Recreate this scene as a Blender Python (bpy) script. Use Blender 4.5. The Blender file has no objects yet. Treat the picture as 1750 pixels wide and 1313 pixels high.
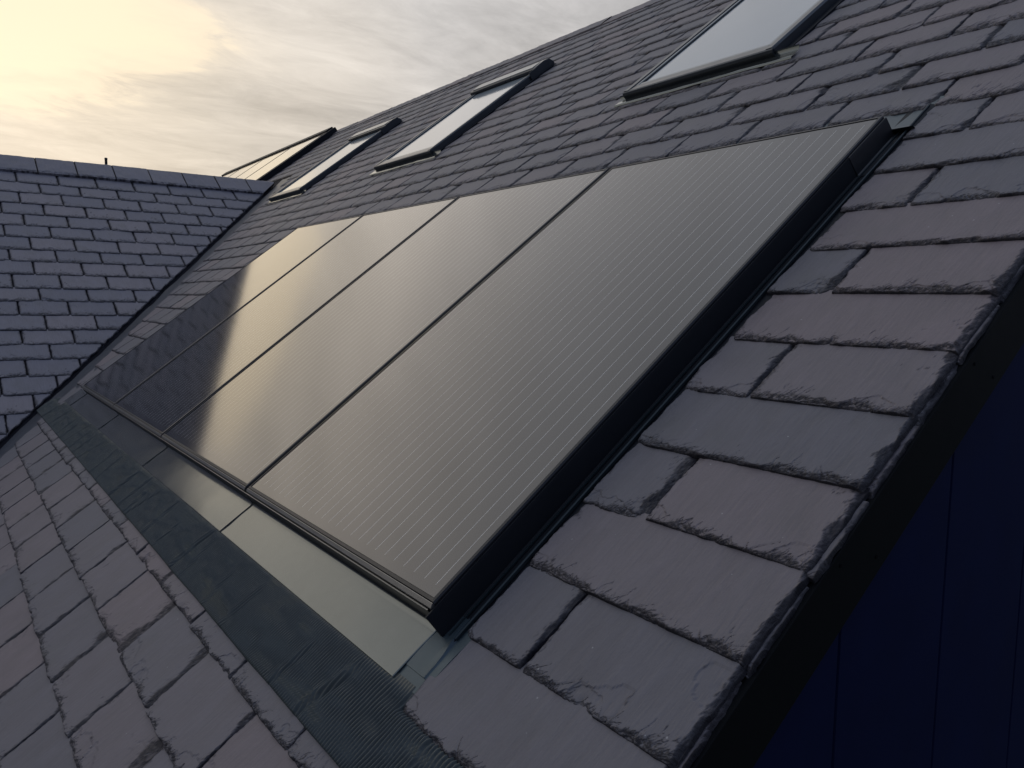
import bpy, math
import numpy as np
from mathutils import Matrix, Vector

# ------------------------------------------------------------------ camera
C = np.array([-0.64695832, -1.10424173, 0.49825051])
Rm = [[0.81198044, -0.58355024, 0.01252523],
      [-0.04916536, -0.08976222, -0.99474897],
      [0.5816103, 0.8071009, -0.10157563]]
PITCH = 0.6491549
F_PX = 1354.137
scn = bpy.context.scene
col = scn.collection
cd = bpy.data.cameras.new("camera")
cam = bpy.data.objects.new("camera", cd)
col.objects.link(cam)
cd.sensor_fit = 'HORIZONTAL'
cd.sensor_width = 36.0
cd.lens = 36.0 * F_PX / 1750.0
cd.clip_start = 0.02
cd.clip_end = 5000
r0, r1, r2 = [Vector(r) for r in Rm]
cam.matrix_world = Matrix(((r0.x, -r1.x, -r2.x, C[0]), (r0.y, -r1.y, -r2.y, C[1]),
                           (r0.z, -r1.z, -r2.z, C[2]), (0, 0, 0, 1)))
scn.camera = cam

# ------------------------------------------------------------------ exposure, world, sun
scn.view_settings.view_transform = 'Standard'
scn.view_settings.look = 'None'
scn.view_settings.exposure = 0.0
scn.view_settings.gamma = 1.0
scn.view_settings.use_curve_mapping = False

SUN_AZ, SUN_EL = math.radians(87.0), math.radians(13.0)     # azimuth from +X towards +Y
sun_dir = Vector((math.cos(SUN_AZ) * math.cos(SUN_EL), math.sin(SUN_AZ) * math.cos(SUN_EL), math.sin(SUN_EL)))

w = bpy.data.worlds.new("World")
scn.world = w
w.use_nodes = True
nt = w.node_tree
nt.nodes.clear()


def N(t, kind, **kw):
    n = t.nodes.new(kind)
    for k, v in kw.items():
        setattr(n, k, v)
    return n


def math_(t, op, a, b=None, c=None, clamp=False):
    n = t.nodes.new('ShaderNodeMath')
    n.operation = op
    n.use_clamp = clamp
    for i, v in enumerate((a, b, c)):
        if v is None:
            continue
        if hasattr(v, 'is_output'):
            t.links.new(v, n.inputs[i])
        else:
            n.inputs[i].default_value = v
    return n.outputs[0]


def vmath(t, op, a, b=None):
    n = t.nodes.new('ShaderNodeVectorMath')
    n.operation = op
    for i, v in enumerate((a, b)):
        if v is None:
            continue
        if hasattr(v, 'is_output'):
            t.links.new(v, n.inputs[i])
        else:
            n.inputs[i].default_value = v
    return n


def ramp(t, fac, stops, interp='LINEAR'):
    n = t.nodes.new('ShaderNodeValToRGB')
    n.color_ramp.interpolation = interp
    el = n.color_ramp.elements
    while len(el) < len(stops):
        el.new(0.5)
    for e, (p, c) in zip(el, stops):
        e.position = p
        e.color = (c, c, c, 1) if isinstance(c, (int, float)) else (*c, 1)
    t.links.new(fac, n.inputs[0])
    return n.outputs[0]


def mixc(t, fac, a, b, mode='MIX'):
    n = t.nodes.new('ShaderNodeMix')
    n.data_type = 'RGBA'
    n.blend_type = mode
    for i, v in ((0, fac), (6, a), (7, b)):
        if hasattr(v, 'is_output'):
            t.links.new(v, n.inputs[i])
        elif i == 0:
            n.inputs[0].default_value = v
        else:
            n.inputs[i].default_value = (*v, 1)
    return n.outputs[2]


def noise(t, vec, scale, detail=5, rough=0.55, dist=0.0):
    n = t.nodes.new('ShaderNodeTexNoise')
    n.inputs['Scale'].default_value = scale
    n.inputs['Detail'].default_value = detail
    n.inputs['Roughness'].default_value = rough
    n.inputs['Distortion'].default_value = dist
    t.links.new(vec, n.inputs['Vector'])
    return n.outputs['Fac']


sky = N(nt, 'ShaderNodeTexSky', sky_type='NISHITA', sun_disc=False)
sky.sun_elevation = SUN_EL
sky.sun_rotation = math.pi / 2 - SUN_AZ
bg_sky = N(nt, 'ShaderNodeBackground')
nt.links.new(sky.outputs[0], bg_sky.inputs[0])
bg_sky.inputs[1].default_value = 0.05
tc = N(nt, 'ShaderNodeTexCoord')
D = vmath(nt, 'NORMALIZE', tc.outputs['Generated']).outputs[0]
sep = N(nt, 'ShaderNodeSeparateXYZ')
nt.links.new(D, sep.inputs[0])
DX, DY, DZ = sep.outputs
zz = math_(nt, 'ADD', math_(nt, 'MAXIMUM', DZ, 0.0), 0.12)
cmb = N(nt, 'ShaderNodeCombineXYZ')
nt.links.new(math_(nt, 'DIVIDE', DX, zz), cmb.inputs[0])
nt.links.new(math_(nt, 'DIVIDE', DY, zz), cmb.inputs[1])
cl = cmb.outputs[0]
streak = N(nt, 'ShaderNodeMapping')
streak.inputs['Rotation'].default_value = (0, 0, math.radians(-20))
streak.inputs['Scale'].default_value = (0.55, 1.0, 1)
nt.links.new(cl, streak.inputs[0])
n1 = noise(nt, streak.outputs[0], 1.5, 8, 0.62, 0.8)
n2 = noise(nt, streak.outputs[0], 5.0, 7, 0.68, 0.6)
n3 = noise(nt, D, 2.2, 4, 0.5, 0.3)
sdot = vmath(nt, 'DOT_PRODUCT', D, tuple(sun_dir)).outputs['Value']
# the hidden sun shows as a flat, ragged bright opening in the cloud, wider than high
gl_el = math.radians(15.8)
gl_az = math.radians(85.0)
gdir = (math.cos(gl_az) * math.cos(gl_el), math.sin(gl_az) * math.cos(gl_el), math.sin(gl_el))
cg = N(nt, 'ShaderNodeCombineXYZ')
nt.links.new(DX, cg.inputs[0]); nt.links.new(DY, cg.inputs[1])
nt.links.new(math_(nt, 'MULTIPLY_ADD', DZ, 2.2, -1.2 * math.sin(gl_el)), cg.inputs[2])
gdot = vmath(nt, 'DOT_PRODUCT', vmath(nt, 'NORMALIZE', cg.outputs[0]).outputs[0], gdir).outputs['Value']
# irregular glow around the hidden sun
wob = math_(nt, 'MULTIPLY_ADD', math_(nt, 'SUBTRACT', n1, 0.5), 0.040, gdot)
wob = math_(nt, 'MULTIPLY_ADD', math_(nt, 'SUBTRACT', n2, 0.5), 0.018, wob)
glow = ramp(nt, wob, [(0.0, 0.0), (0.90, 0.0), (0.968, 0.10), (0.982, 0.20), (0.990, 0.80), (1.0, 1.0)], 'EASE')
wide = ramp(nt, math_(nt, 'MULTIPLY_ADD', sdot, 0.5, 0.5),
            [(0.0, (0.13, 0.165, 0.27)), (0.5, (0.29, 0.325, 0.41)), (0.72, (0.38, 0.395, 0.43)), (0.86, (0.48, 0.472, 0.47)),
             (0.95, (0.60, 0.58, 0.555)), (1.0, (0.74, 0.68, 0.595))])
# sky above the view brightened to light the slates and panel reflections
zen = ramp(nt, DZ, [(0.0, (0.96, 0.90, 0.83)), (0.12, (0.97, 0.93, 0.89)), (0.33, (1.05, 1.04, 1.05)), (0.45, (1.38, 1.36, 1.38)), (0.60, (0.88, 0.93, 1.04)), (0.74, (0.66, 0.76, 0.94)), (1.0, (1.25, 1.38, 1.55))])
base = mixc(nt, 1.0, wide, zen, 'MULTIPLY')
tex = math_(nt, 'ADD', math_(nt, 'MULTIPLY', math_(nt, 'SUBTRACT', n1, 0.5), 0.85),
            math_(nt, 'MULTIPLY', math_(nt, 'SUBTRACT', n2, 0.5), 0.75))
tex = math_(nt, 'MULTIPLY', tex, ramp(nt, DZ, [(0.0, 1.0), (0.35, 1.0), (0.6, 0.45), (1.0, 0.4)]))
tex = math_(nt, 'ADD', tex, 1.0)
tcol = N(nt, 'ShaderNodeCombineXYZ')
for i in range(3):
    nt.links.new(tex, tcol.inputs[i])
base = mixc(nt, 1.0, base, tcol.outputs[0], 'MULTIPLY')
clouds = mixc(nt, glow, base, (1.12, 0.94, 0.68))
bg_cl = N(nt, 'ShaderNodeBackground')
nt.links.new(clouds, bg_cl.inputs[0])
bg_cl.inputs[1].default_value = 1.0
addn = N(nt, 'ShaderNodeMixShader')
cover = ramp(nt, n3, [(0.0, 0.86), (0.42, 0.92), (0.6, 1.0), (1.0, 1.0)])
nt.links.new(cover, addn.inputs[0])
nt.links.new(bg_sky.outputs[0], addn.inputs[1])
nt.links.new(bg_cl.outputs[0], addn.inputs[2])
wo = N(nt, 'ShaderNodeOutputWorld')
nt.links.new(addn.outputs[0], wo.inputs[0])

sd = bpy.data.lights.new("sun", 'SUN')
sd.energy = 0.5
sd.angle = math.radians(120)
sd.color = (1.0, 0.86, 0.66)
sun = bpy.data.objects.new("sun", sd)
col.objects.link(sun)
sun.rotation_euler = sun_dir.to_track_quat('Z', 'Y').to_euler()

# ------------------------------------------------------------------ helpers
cp, sp = math.cos(PITCH), math.sin(PITCH)
HS = -0.050            # height of the slate surface below the panel glass plane
YR, ZR, WQ = 7.5542, 1.7683, 0.5796   # wing ridge and pitch
cw, sw = math.cos(WQ), math.sin(WQ)


def S(s, y, h):
    """main roof plane (up-slope, along eave, normal) -> world, arrays allowed"""
    s, y, h = np.broadcast_arrays(np.asarray(s, float), np.asarray(y, float), np.asarray(h, float))
    return np.stack([s * cp - h * sp, y, s * sp + h * cp], -1)


def Wg(u, t, h):
    """wing roof plane (along ridge, down-slope, normal) -> world"""
    u, t, h = np.broadcast_arrays(np.asarray(u, float), np.asarray(t, float), np.asarray(h, float))
    return np.stack([u, YR - t * cw - h * sw, ZR - t * sw + h * cw], -1)


def valley_s_to_y(s):
    """y where the wing surface meets the main slates at up-slope distance s"""
    x = s * cp - HS * sp
    z = s * sp + HS * cp
    return YR - (ZR - z) / sw * cw


def hash2(ix, iy, seed):
    h = (ix.astype(np.int64) * 374761393 + iy.astype(np.int64) * 668265263 + int(seed) * 1442695041) & 0xFFFFFFFF
    h = ((h ^ (h >> 13)) * 1274126177) & 0xFFFFFFFF
    h = (h ^ (h >> 16)) & 0xFFFF
    return h / 65535.0


def vn(x, y, seed):
    ix = np.floor(x); iy = np.floor(y)
    fx = x - ix; fy = y - iy
    fx = fx * fx * (3 - 2 * fx); fy = fy * fy * (3 - 2 * fy)
    a = hash2(ix, iy, seed); b = hash2(ix + 1, iy, seed)
    c = hash2(ix, iy + 1, seed); d = hash2(ix + 1, iy + 1, seed)
    return (a * (1 - fx) + b * fx) * (1 - fy) + (c * (1 - fx) + d * fx) * fy


def fbm(x, y, seed, o=3):
    r = 0; a = 0.5; tot = 0
    for i in range(o):
        r = r + a * vn(x, y, seed + 17 * i); tot += a
        x = x * 2.03 + 5.1; y = y * 2.03 + 1.7; a *= 0.5
    return r / tot


def sstep(e0, e1, x):
    t = np.clip((x - e0) / (e1 - e0), 0, 1)
    return t * t * (3 - 2 * t)


def graded(L, d0, d1, fine, coarse, lo=True, hi=True):
    """positions 0..L: fine spacing within d0 of the start and d1 of the end"""
    pts = [0.0]
    x = 0.0
    while x < L:
        st = coarse
        if lo and x < d0:
            st = fine
        elif hi and x > L - d1:
            st = fine
        else:
            lim = (x - d0 + fine) * 0.6 if lo else coarse
            lim2 = (L - d1 - x + fine) * 0.6 if hi else coarse
            st = max(fine, min(coarse, lim if lo else coarse, lim2 if hi else coarse))
        x += st
        pts.append(min(x, L))
    if len(pts) > 2 and pts[-1] - pts[-2] < fine * 0.4:
        pts.pop(-2)
    return np.array(pts)


class Acc:
    def __init__(self):
        self.v = []; self.f = []; self.n = 0; self.at = []; self.ch = []

    def grid(self, P, at=None, keep=None, flip=False, chip=None):
        """P: (nx, ny, 3)"""
        nx, ny = P.shape[:2]
        idx = np.arange(nx * ny).reshape(nx, ny) + self.n
        q = np.stack([idx[:-1, :-1], idx[1:, :-1], idx[1:, 1:], idx[:-1, 1:]], -1)
        if flip:
            q = q[..., ::-1]
        if keep is not None:
            q = q[keep]
        self.v.append(P.reshape(-1, 3)); self.f.append(q.reshape(-1, 4))
        if at is not None:
            self.at.append(at.reshape(-1, 3))
        else:
            self.at.append(np.zeros((nx * ny, 3)))
        self.ch.append(chip.ravel() if chip is not None else np.zeros(nx * ny))
        self.n += nx * ny

    def build(self, name, mat, parent=None, smooth=False):
        v = np.concatenate(self.v).astype(np.float32)
        f = np.concatenate(self.f).astype(np.int32)
        me = bpy.data.meshes.new(name)
        me.vertices.add(len(v)); me.vertices.foreach_set('co', v.ravel())
        me.loops.add(f.size); me.loops.foreach_set('vertex_index', f.ravel())
        me.polygons.add(len(f))
        me.polygons.foreach_set('loop_start', np.arange(0, f.size, 4, dtype=np.int32))
        me.polygons.foreach_set('loop_total', np.full(len(f), 4, np.int32))
        a = me.attributes.new('gc', 'FLOAT_VECTOR', 'POINT')
        a.data.foreach_set('vector', np.concatenate(self.at).astype(np.float32).ravel())
        a = me.attributes.new('chip', 'FLOAT', 'POINT')
        a.data.foreach_set('value', np.concatenate(self.ch).astype(np.float32))
        me.update(calc_edges=True)
        me.polygons.foreach_set('use_smooth', np.full(len(f), smooth, bool))
        me.materials.append(mat)
        o = bpy.data.objects.new(name, me)
        col.objects.link(o)
        if parent:
            o.parent = parent
        return o


class MB:
    """simple polygon collector in a local frame"""
    def __init__(self):
        self.v = []; self.f = []

    def box(self, a, b):
        x0, y0, z0 = a; x1, y1, z1 = b
        n = len(self.v)
        self.v += [(x0, y0, z0), (x1, y0, z0), (x1, y1, z0), (x0, y1, z0), (x0, y0, z1), (x1, y0, z1), (x1, y1, z1), (x0, y1, z1)]
        self.f += [tuple(n + i for i in q) for q in ((0, 3, 2, 1), (4, 5, 6, 7), (0, 1, 5, 4), (1, 2, 6, 5), (2, 3, 7, 6), (3, 0, 4, 7))]
        return self

    def prism(self, prof, axis, a, b):
        """profile (list of 2-D points) extruded along axis 'x' or 'y' between a and b; closed solid"""
        n = len(self.v); m = len(prof)
        for q in (a, b):
            for (p0, p1) in prof:
                self.v.append((q, p0, p1) if axis == 'x' else (p0, q, p1))
        for i in range(m):
            j = (i + 1) % m
            self.f.append((n + i, n + j, n + m + j, n + m + i))
        self.f.append(tuple(n + i for i in range(m))[::-1])
        self.f.append(tuple(n + m + i for i in range(m)))
        return self

    def poly(self, pts):
        n = len(self.v)
        self.v += list(pts); self.f.append(tuple(range(n, n + len(pts))))
        return self

    def build(self, name, mat, parent=None, bevel=0.0, smooth=False, seg=2):
        me = bpy.data.meshes.new(name)
        me.from_pydata([tuple(map(float, p)) for p in self.v], [], self.f)
        import bmesh
        bm = bmesh.new(); bm.from_mesh(me)
        bmesh.ops.recalc_face_normals(bm, faces=bm.faces)
        if bevel:
            bmesh.ops.bevel(bm, geom=[e for e in bm.edges if len(e.link_faces) == 2 and e.calc_face_angle(0) > 0.5],
                            offset=bevel, segments=seg, affect='EDGES', profile=0.5)
        bm.to_mesh(me); bm.free()
        if smooth:
            me.polygons.foreach_set('use_smooth', [True] * len(me.polygons))
        me.materials.append(mat)
        o = bpy.data.objects.new(name, me)
        col.objects.link(o)
        if parent:
            o.parent = parent
        return o


def tag(o, label=None, cat=None, group=None, kind=None):
    for k, v in (('label', label), ('category', cat), ('group', group), ('kind', kind)):
        if v:
            o[k] = v
    return o


def roof_empty(name, s, y, h):
    """an Empty whose X runs up the slope, Y along the eave and Z off the roof"""
    o = bpy.data.objects.new(name, None)
    col.objects.link(o)
    o.rotation_euler = (0, -PITCH, 0)
    o.location = tuple(S(s, y, h))
    o.empty_display_size = 0.1
    return o


def on_roof(o, s, y, h):
    o.rotation_euler = (0, -PITCH, 0)
    o.location = tuple(S(s, y, h))
    return o


def dup(root, loc):
    r = root.copy(); col.objects.link(r); r.location = loc
    for ch in list(root.children):
        c = ch.copy(); col.objects.link(c); c.parent = r
        for g in ch.children:
            d = g.copy(); col.objects.link(d); d.parent = c
    return r


# ------------------------------------------------------------------ materials
def new_mat(name):
    m = bpy.data.materials.new(name)
    m.use_nodes = True
    t = m.node_tree
    return m, t, t.nodes['Principled BSDF']


def bump(t, b, h, strength, dist=0.002, prev=None):
    n = t.nodes.new('ShaderNodeBump')
    n.inputs['Strength'].default_value = strength
    n.inputs['Distance'].default_value = dist
    t.links.new(h, n.inputs['Height'])
    if prev is not None:
        t.links.new(prev, n.inputs['Normal'])
    if b is not None:
        t.links.new(n.outputs[0], b.inputs['Normal'])
    return n.outputs[0]


def slate_material(name, ca, cb, cc):
    m, t, b = new_mat(name)
    at = N(t, 'ShaderNodeAttribute', attribute_name='gc')
    v = at.outputs['Vector']
    s3 = N(t, 'ShaderNodeSeparateXYZ'); t.links.new(v, s3.inputs[0])
    rnd = s3.outputs[2]
    # grain: shallow streaks running nearly up the slope, shifted slate by slate
    off = vmath(t, 'SCALE', v); off.inputs['Scale'].default_value = 1.0
    mp = N(t, 'ShaderNodeMapping'); mp.inputs['Scale'].default_value = (16, 150, 40); mp.inputs['Rotation'].default_value = (0, 0, math.radians(12))
    t.links.new(v, mp.inputs[0])
    g1 = noise(t, mp.outputs[0], 1.0, 4, 0.6)
    mp2 = N(t, 'ShaderNodeMapping'); mp2.inputs['Scale'].default_value = (9, 16, 30)
    t.links.new(v, mp2.inputs[0])
    g2 = noise(t, mp2.outputs[0], 1.0, 5, 0.6, 0.4)
    mp3 = N(t, 'ShaderNodeMapping'); mp3.inputs['Scale'].default_value = (220, 420, 40)
    t.links.new(v, mp3.inputs[0])
    g3 = noise(t, mp3.outputs[0], 1.0, 3, 0.6)
    c = ramp(t, rnd, [(0.0, ca), (0.5, cb), (1.0, cc)])
    mod = math_(t, 'ADD', math_(t, 'MULTIPLY', g1, 0.28), math_(t, 'MULTIPLY', g2, 0.55))
    mod = math_(t, 'ADD', mod, math_(t, 'MULTIPLY', g3, 0.18))
    mod = math_(t, 'ADD', mod, 0.50)
    mc = N(t, 'ShaderNodeCombineXYZ')
    for i in range(3):
        t.links.new(mod, mc.inputs[i])
    c = mixc(t, 1.0, c, mc.outputs[0], 'MULTIPLY')
    # dusty chips: rare pale flecks and a few greenish smears
    vo = N(t, 'ShaderNodeTexVoronoi', feature='F1'); vo.inputs['Scale'].default_value = 26
    t.links.new(v, vo.inputs['Vector'])
    wob = noise(t, v, 160, 2)
    dd = math_(t, 'MULTIPLY_ADD', wob, 0.09, vo.outputs['Distance'])
    fl = ramp(t, dd, [(0.0, 1.0), (0.072, 1.0), (0.085, 0.0), (1.0, 0.0)])
    c = mixc(t, math_(t, 'MULTIPLY', fl, 0.55), c, (0.42, 0.42, 0.42))
    bl = ramp(t, noise(t, v, 5.5, 3), [(0.0, 0.0), (0.55, 0.0), (0.8, 0.55), (1.0, 0.6)])
    c = mixc(t, math_(t, 'MULTIPLY', bl, 0.5), c, (0.105, 0.11, 0.10))
    # split edges and risers: bumpier, with their shade painted in as near-black
    ch = N(t, 'ShaderNodeAttribute', attribute_name='chip').outputs['Fac']
    c = mixc(t, ch, c, (0.013, 0.012, 0.018))
    t.links.new(c, b.inputs['Base Color'])
    b.inputs['Specular IOR Level'].default_value = 0.42
    rr = math_(t, 'MULTIPLY_ADD', g2, 0.25, 0.46)
    t.links.new(rr, b.inputs['Roughness'])
    mp4 = N(t, 'ShaderNodeMapping'); mp4.inputs['Scale'].default_value = (150, 170, 60)
    t.links.new(v, mp4.inputs[0])
    g4 = math_(t, 'MULTIPLY', noise(t, mp4.outputs[0], 1.0, 5, 0.7, 0.8), ch)
    n1_ = bump(t, None, g2, 0.35, 0.006)
    n1_ = bump(t, None, g4, 0.9, 0.004, n1_)
    n2_ = bump(t, None, g1, 0.75, 0.0014, n1_)
    bump(t, b, g3, 0.35, 0.0006, n2_)
    return m


M_SLATE = slate_material('slate', (0.132, 0.127, 0.142), (0.152, 0.142, 0.155), (0.190, 0.158, 0.164))
M_SLATE_W = slate_material('slate_wing', (0.158, 0.154, 0.182), (0.180, 0.172, 0.198), (0.212, 0.192, 0.210))


def metal(name, colr, rough, metallic=0.0, spec=0.5, nscale=30, nstr=0.1, var=0.25, coat=0.0):
    m, t, b = new_mat(name)
    tcn = N(t, 'ShaderNodeTexCoord')
    n = noise(t, tcn.outputs['Object'], nscale, 5, 0.6)
    nn = noise(t, tcn.outputs['Object'], nscale * 0.18, 4, 0.6)
    f = math_(t, 'ADD', math_(t, 'MULTIPLY', n, var), math_(t, 'MULTIPLY', nn, var))
    f = math_(t, 'ADD', f, 1.0 - var)
    mc = N(t, 'ShaderNodeCombineXYZ')
    for i in range(3):
        t.links.new(f, mc.inputs[i])
    t.links.new(mixc(t, 1.0, colr, mc.outputs[0], 'MULTIPLY'), b.inputs['Base Color'])
    b.inputs['Metallic'].default_value = metallic
    b.inputs['Specular IOR Level'].default_value = spec
    b.inputs['Coat Weight'].default_value = coat
    t.links.new(math_(t, 'MULTIPLY_ADD', nn, 0.16, rough - 0.08), b.inputs['Roughness'])
    bump(t, b, nn, nstr, 0.004)
    return m


M_FRAME = metal('black_anodised', (0.012, 0.013, 0.016), 0.38, 0.0, 0.45, 60, 0.02)
M_LIP = metal('frame_lip', (0.24, 0.24, 0.235), 0.34, 0.8, 0.5, 60, 0.02)
M_SIDE = metal('dark_rail', (0.010, 0.012, 0.016), 0.55, 0.0, 0.2, 40, 0.03)
M_TRAY = metal('grey_tray', (0.138, 0.152, 0.150), 0.14, 0.78, 0.5, 35, 0.06, 0.14)
M_LEAD = metal('blue_grey_flashing', (0.06, 0.085, 0.10), 0.38, 0.5, 0.5, 40, 0.25, 0.3)
M_VALLEY = metal('valley_lining', (0.030, 0.040, 0.058), 0.45, 0.1, 0.4, 18, 0.6, 0.6)
M_STRIP = metal('ribbed_strip', (0.046, 0.057, 0.055), 0.40, 0.0, 0.5, 25, 0.02, 0.10)
M_BARGE = metal('black_board', (0.0040, 0.0048, 0.006), 0.7, 0.0, 0.12, 50, 0.05)
M_NAVY = metal('navy_cladding', (0.0035, 0.0075, 0.042), 0.7, 0.0, 0.12, 8, 0.10, 0.5)
M_GROOVE = metal('cladding_groove', (0.002, 0.002, 0.004), 0.8, 0.0, 0.1)
M_DECK = metal('underlay', (0.015, 0.015, 0.02), 0.9, 0.0, 0.1)
M_WINF = metal('window_grey', (0.045, 0.052, 0.060), 0.30, 0.4, 0.55, 50, 0.02)
M_WINL = metal('window_bead', (0.20, 0.22, 0.23), 0.30, 0.7, 0.5, 50, 0.02)
M_PIPE = metal('pipe', (0.03, 0.03, 0.03), 0.6)


def window_glass():
    m, t, b = new_mat('pale_glazing')
    tcn = N(t, 'ShaderNodeTexCoord')
    n = noise(t, tcn.outputs['Object'], 3, 4)
    t.links.new(mixc(t, n, (0.31, 0.365, 0.395), (0.35, 0.40, 0.425)), b.inputs['Base Color'])
    b.inputs['Roughness'].default_value = 0.09
    b.inputs['IOR'].default_value = 1.75
    return m


M_WGLASS = window_glass()


def panel_glass(bright_lines=True):
    m, t, b = new_mat('solar_glazing')
    tcn = N(t, 'ShaderNodeTexCoord')
    s3 = N(t, 'ShaderNodeSeparateXYZ'); t.links.new(tcn.outputs['Object'], s3.inputs[0])
    X, Y = s3.outputs[0], s3.outputs[1]
    pitch = 0.0388
    # distance to nearest wire across the panel
    k = math_(t, 'DIVIDE', math_(t, 'SUBTRACT', Y, 0.0400 - pitch / 2), pitch)
    fr = math_(t, 'ABSOLUTE', math_(t, 'SUBTRACT', math_(t, 'FRACT', k), 0.5))
    line = math_(t, 'LESS_THAN', fr, 0.00045 / pitch)
    inx = math_(t, 'MULTIPLY', math_(t, 'GREATER_THAN', X, 0.026), math_(t, 'LESS_THAN', X, 1.578))
    iny = math_(t, 'MULTIPLY', math_(t, 'GREATER_THAN', Y, 0.030), math_(t, 'LESS_THAN', Y, 0.978))
    line = math_(t, 'MULTIPLY', line, math_(t, 'MULTIPLY', inx, iny))
    # short gaps where one cell meets the next
    kc = math_(t, 'FRACT', math_(t, 'DIVIDE', math_(t, 'SUBTRACT', X, 0.026), 0.1552))
    gap = math_(t, 'LESS_THAN', math_(t, 'ABSOLUTE', math_(t, 'SUBTRACT', kc, 0.5)), 0.475)
    line = math_(t, 'MULTIPLY', line, math_(t, 'MULTIPLY_ADD', gap, 0.2, 0.8))
    # printed fingers of the cells: very fine stripes across
    fing = math_(t, 'FRACT', math_(t, 'DIVIDE', Y, pitch / 5.0))
    fing = math_(t, 'LESS_THAN', fing, 0.16)
    cell = mixc(t, math_(t, 'MULTIPLY', fing, 0.15), (0.004, 0.0045, 0.010), (0.010, 0.010, 0.014))
    cellgap = math_(t, 'SUBTRACT', 1.0, gap)
    cell = mixc(t, math_(t, 'MULTIPLY', cellgap, 0.5), cell, (0.006, 0.006, 0.009))
    c = mixc(t, line, cell, (0.66, 0.66, 0.64))
    t.links.new(c, b.inputs['Base Color'])
    nn = noise(t, tcn.outputs['Object'], 2.5, 4, 0.6)
    t.links.new(math_(t, 'MULTIPLY_ADD', nn, 0.035, 0.060), b.inputs['Roughness'])
    b.inputs['IOR'].default_value = 1.92
    n0 = noise(t, tcn.outputs['Object'], 900, 1)
    bump(t, b, n0, 0.03, 0.0002)
    return m


M_PGLASS = panel_glass()

# ------------------------------------------------------------------ ground far below
g = MB().poly([(-600, -600, -5.2), (600, -600, -5.2), (600, 600, -5.2), (-600, 600, -5.2)]).build('ground', metal('soil', (0.10, 0.11, 0.08), 0.9, 0, 0.2, 0.6, 0.3, 0.5))
tag(g, kind='structure')

# ------------------------------------------------------------------ house
house = bpy.data.objects.new('house', None)
col.objects.link(house)
house.location = (0, 0, -5.2)
tag(house, 'dark slate roofed house with navy boarded gable, carrying the solar panels', 'house')


def hp(o, label=None):
    """make o a part of the house without moving it"""
    o.parent = house
    o.matrix_parent_inverse = Matrix.Translation(house.location).inverted()
    if label:
        o['label'] = label
    return o


T = 0.0075      # slate thickness


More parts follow.
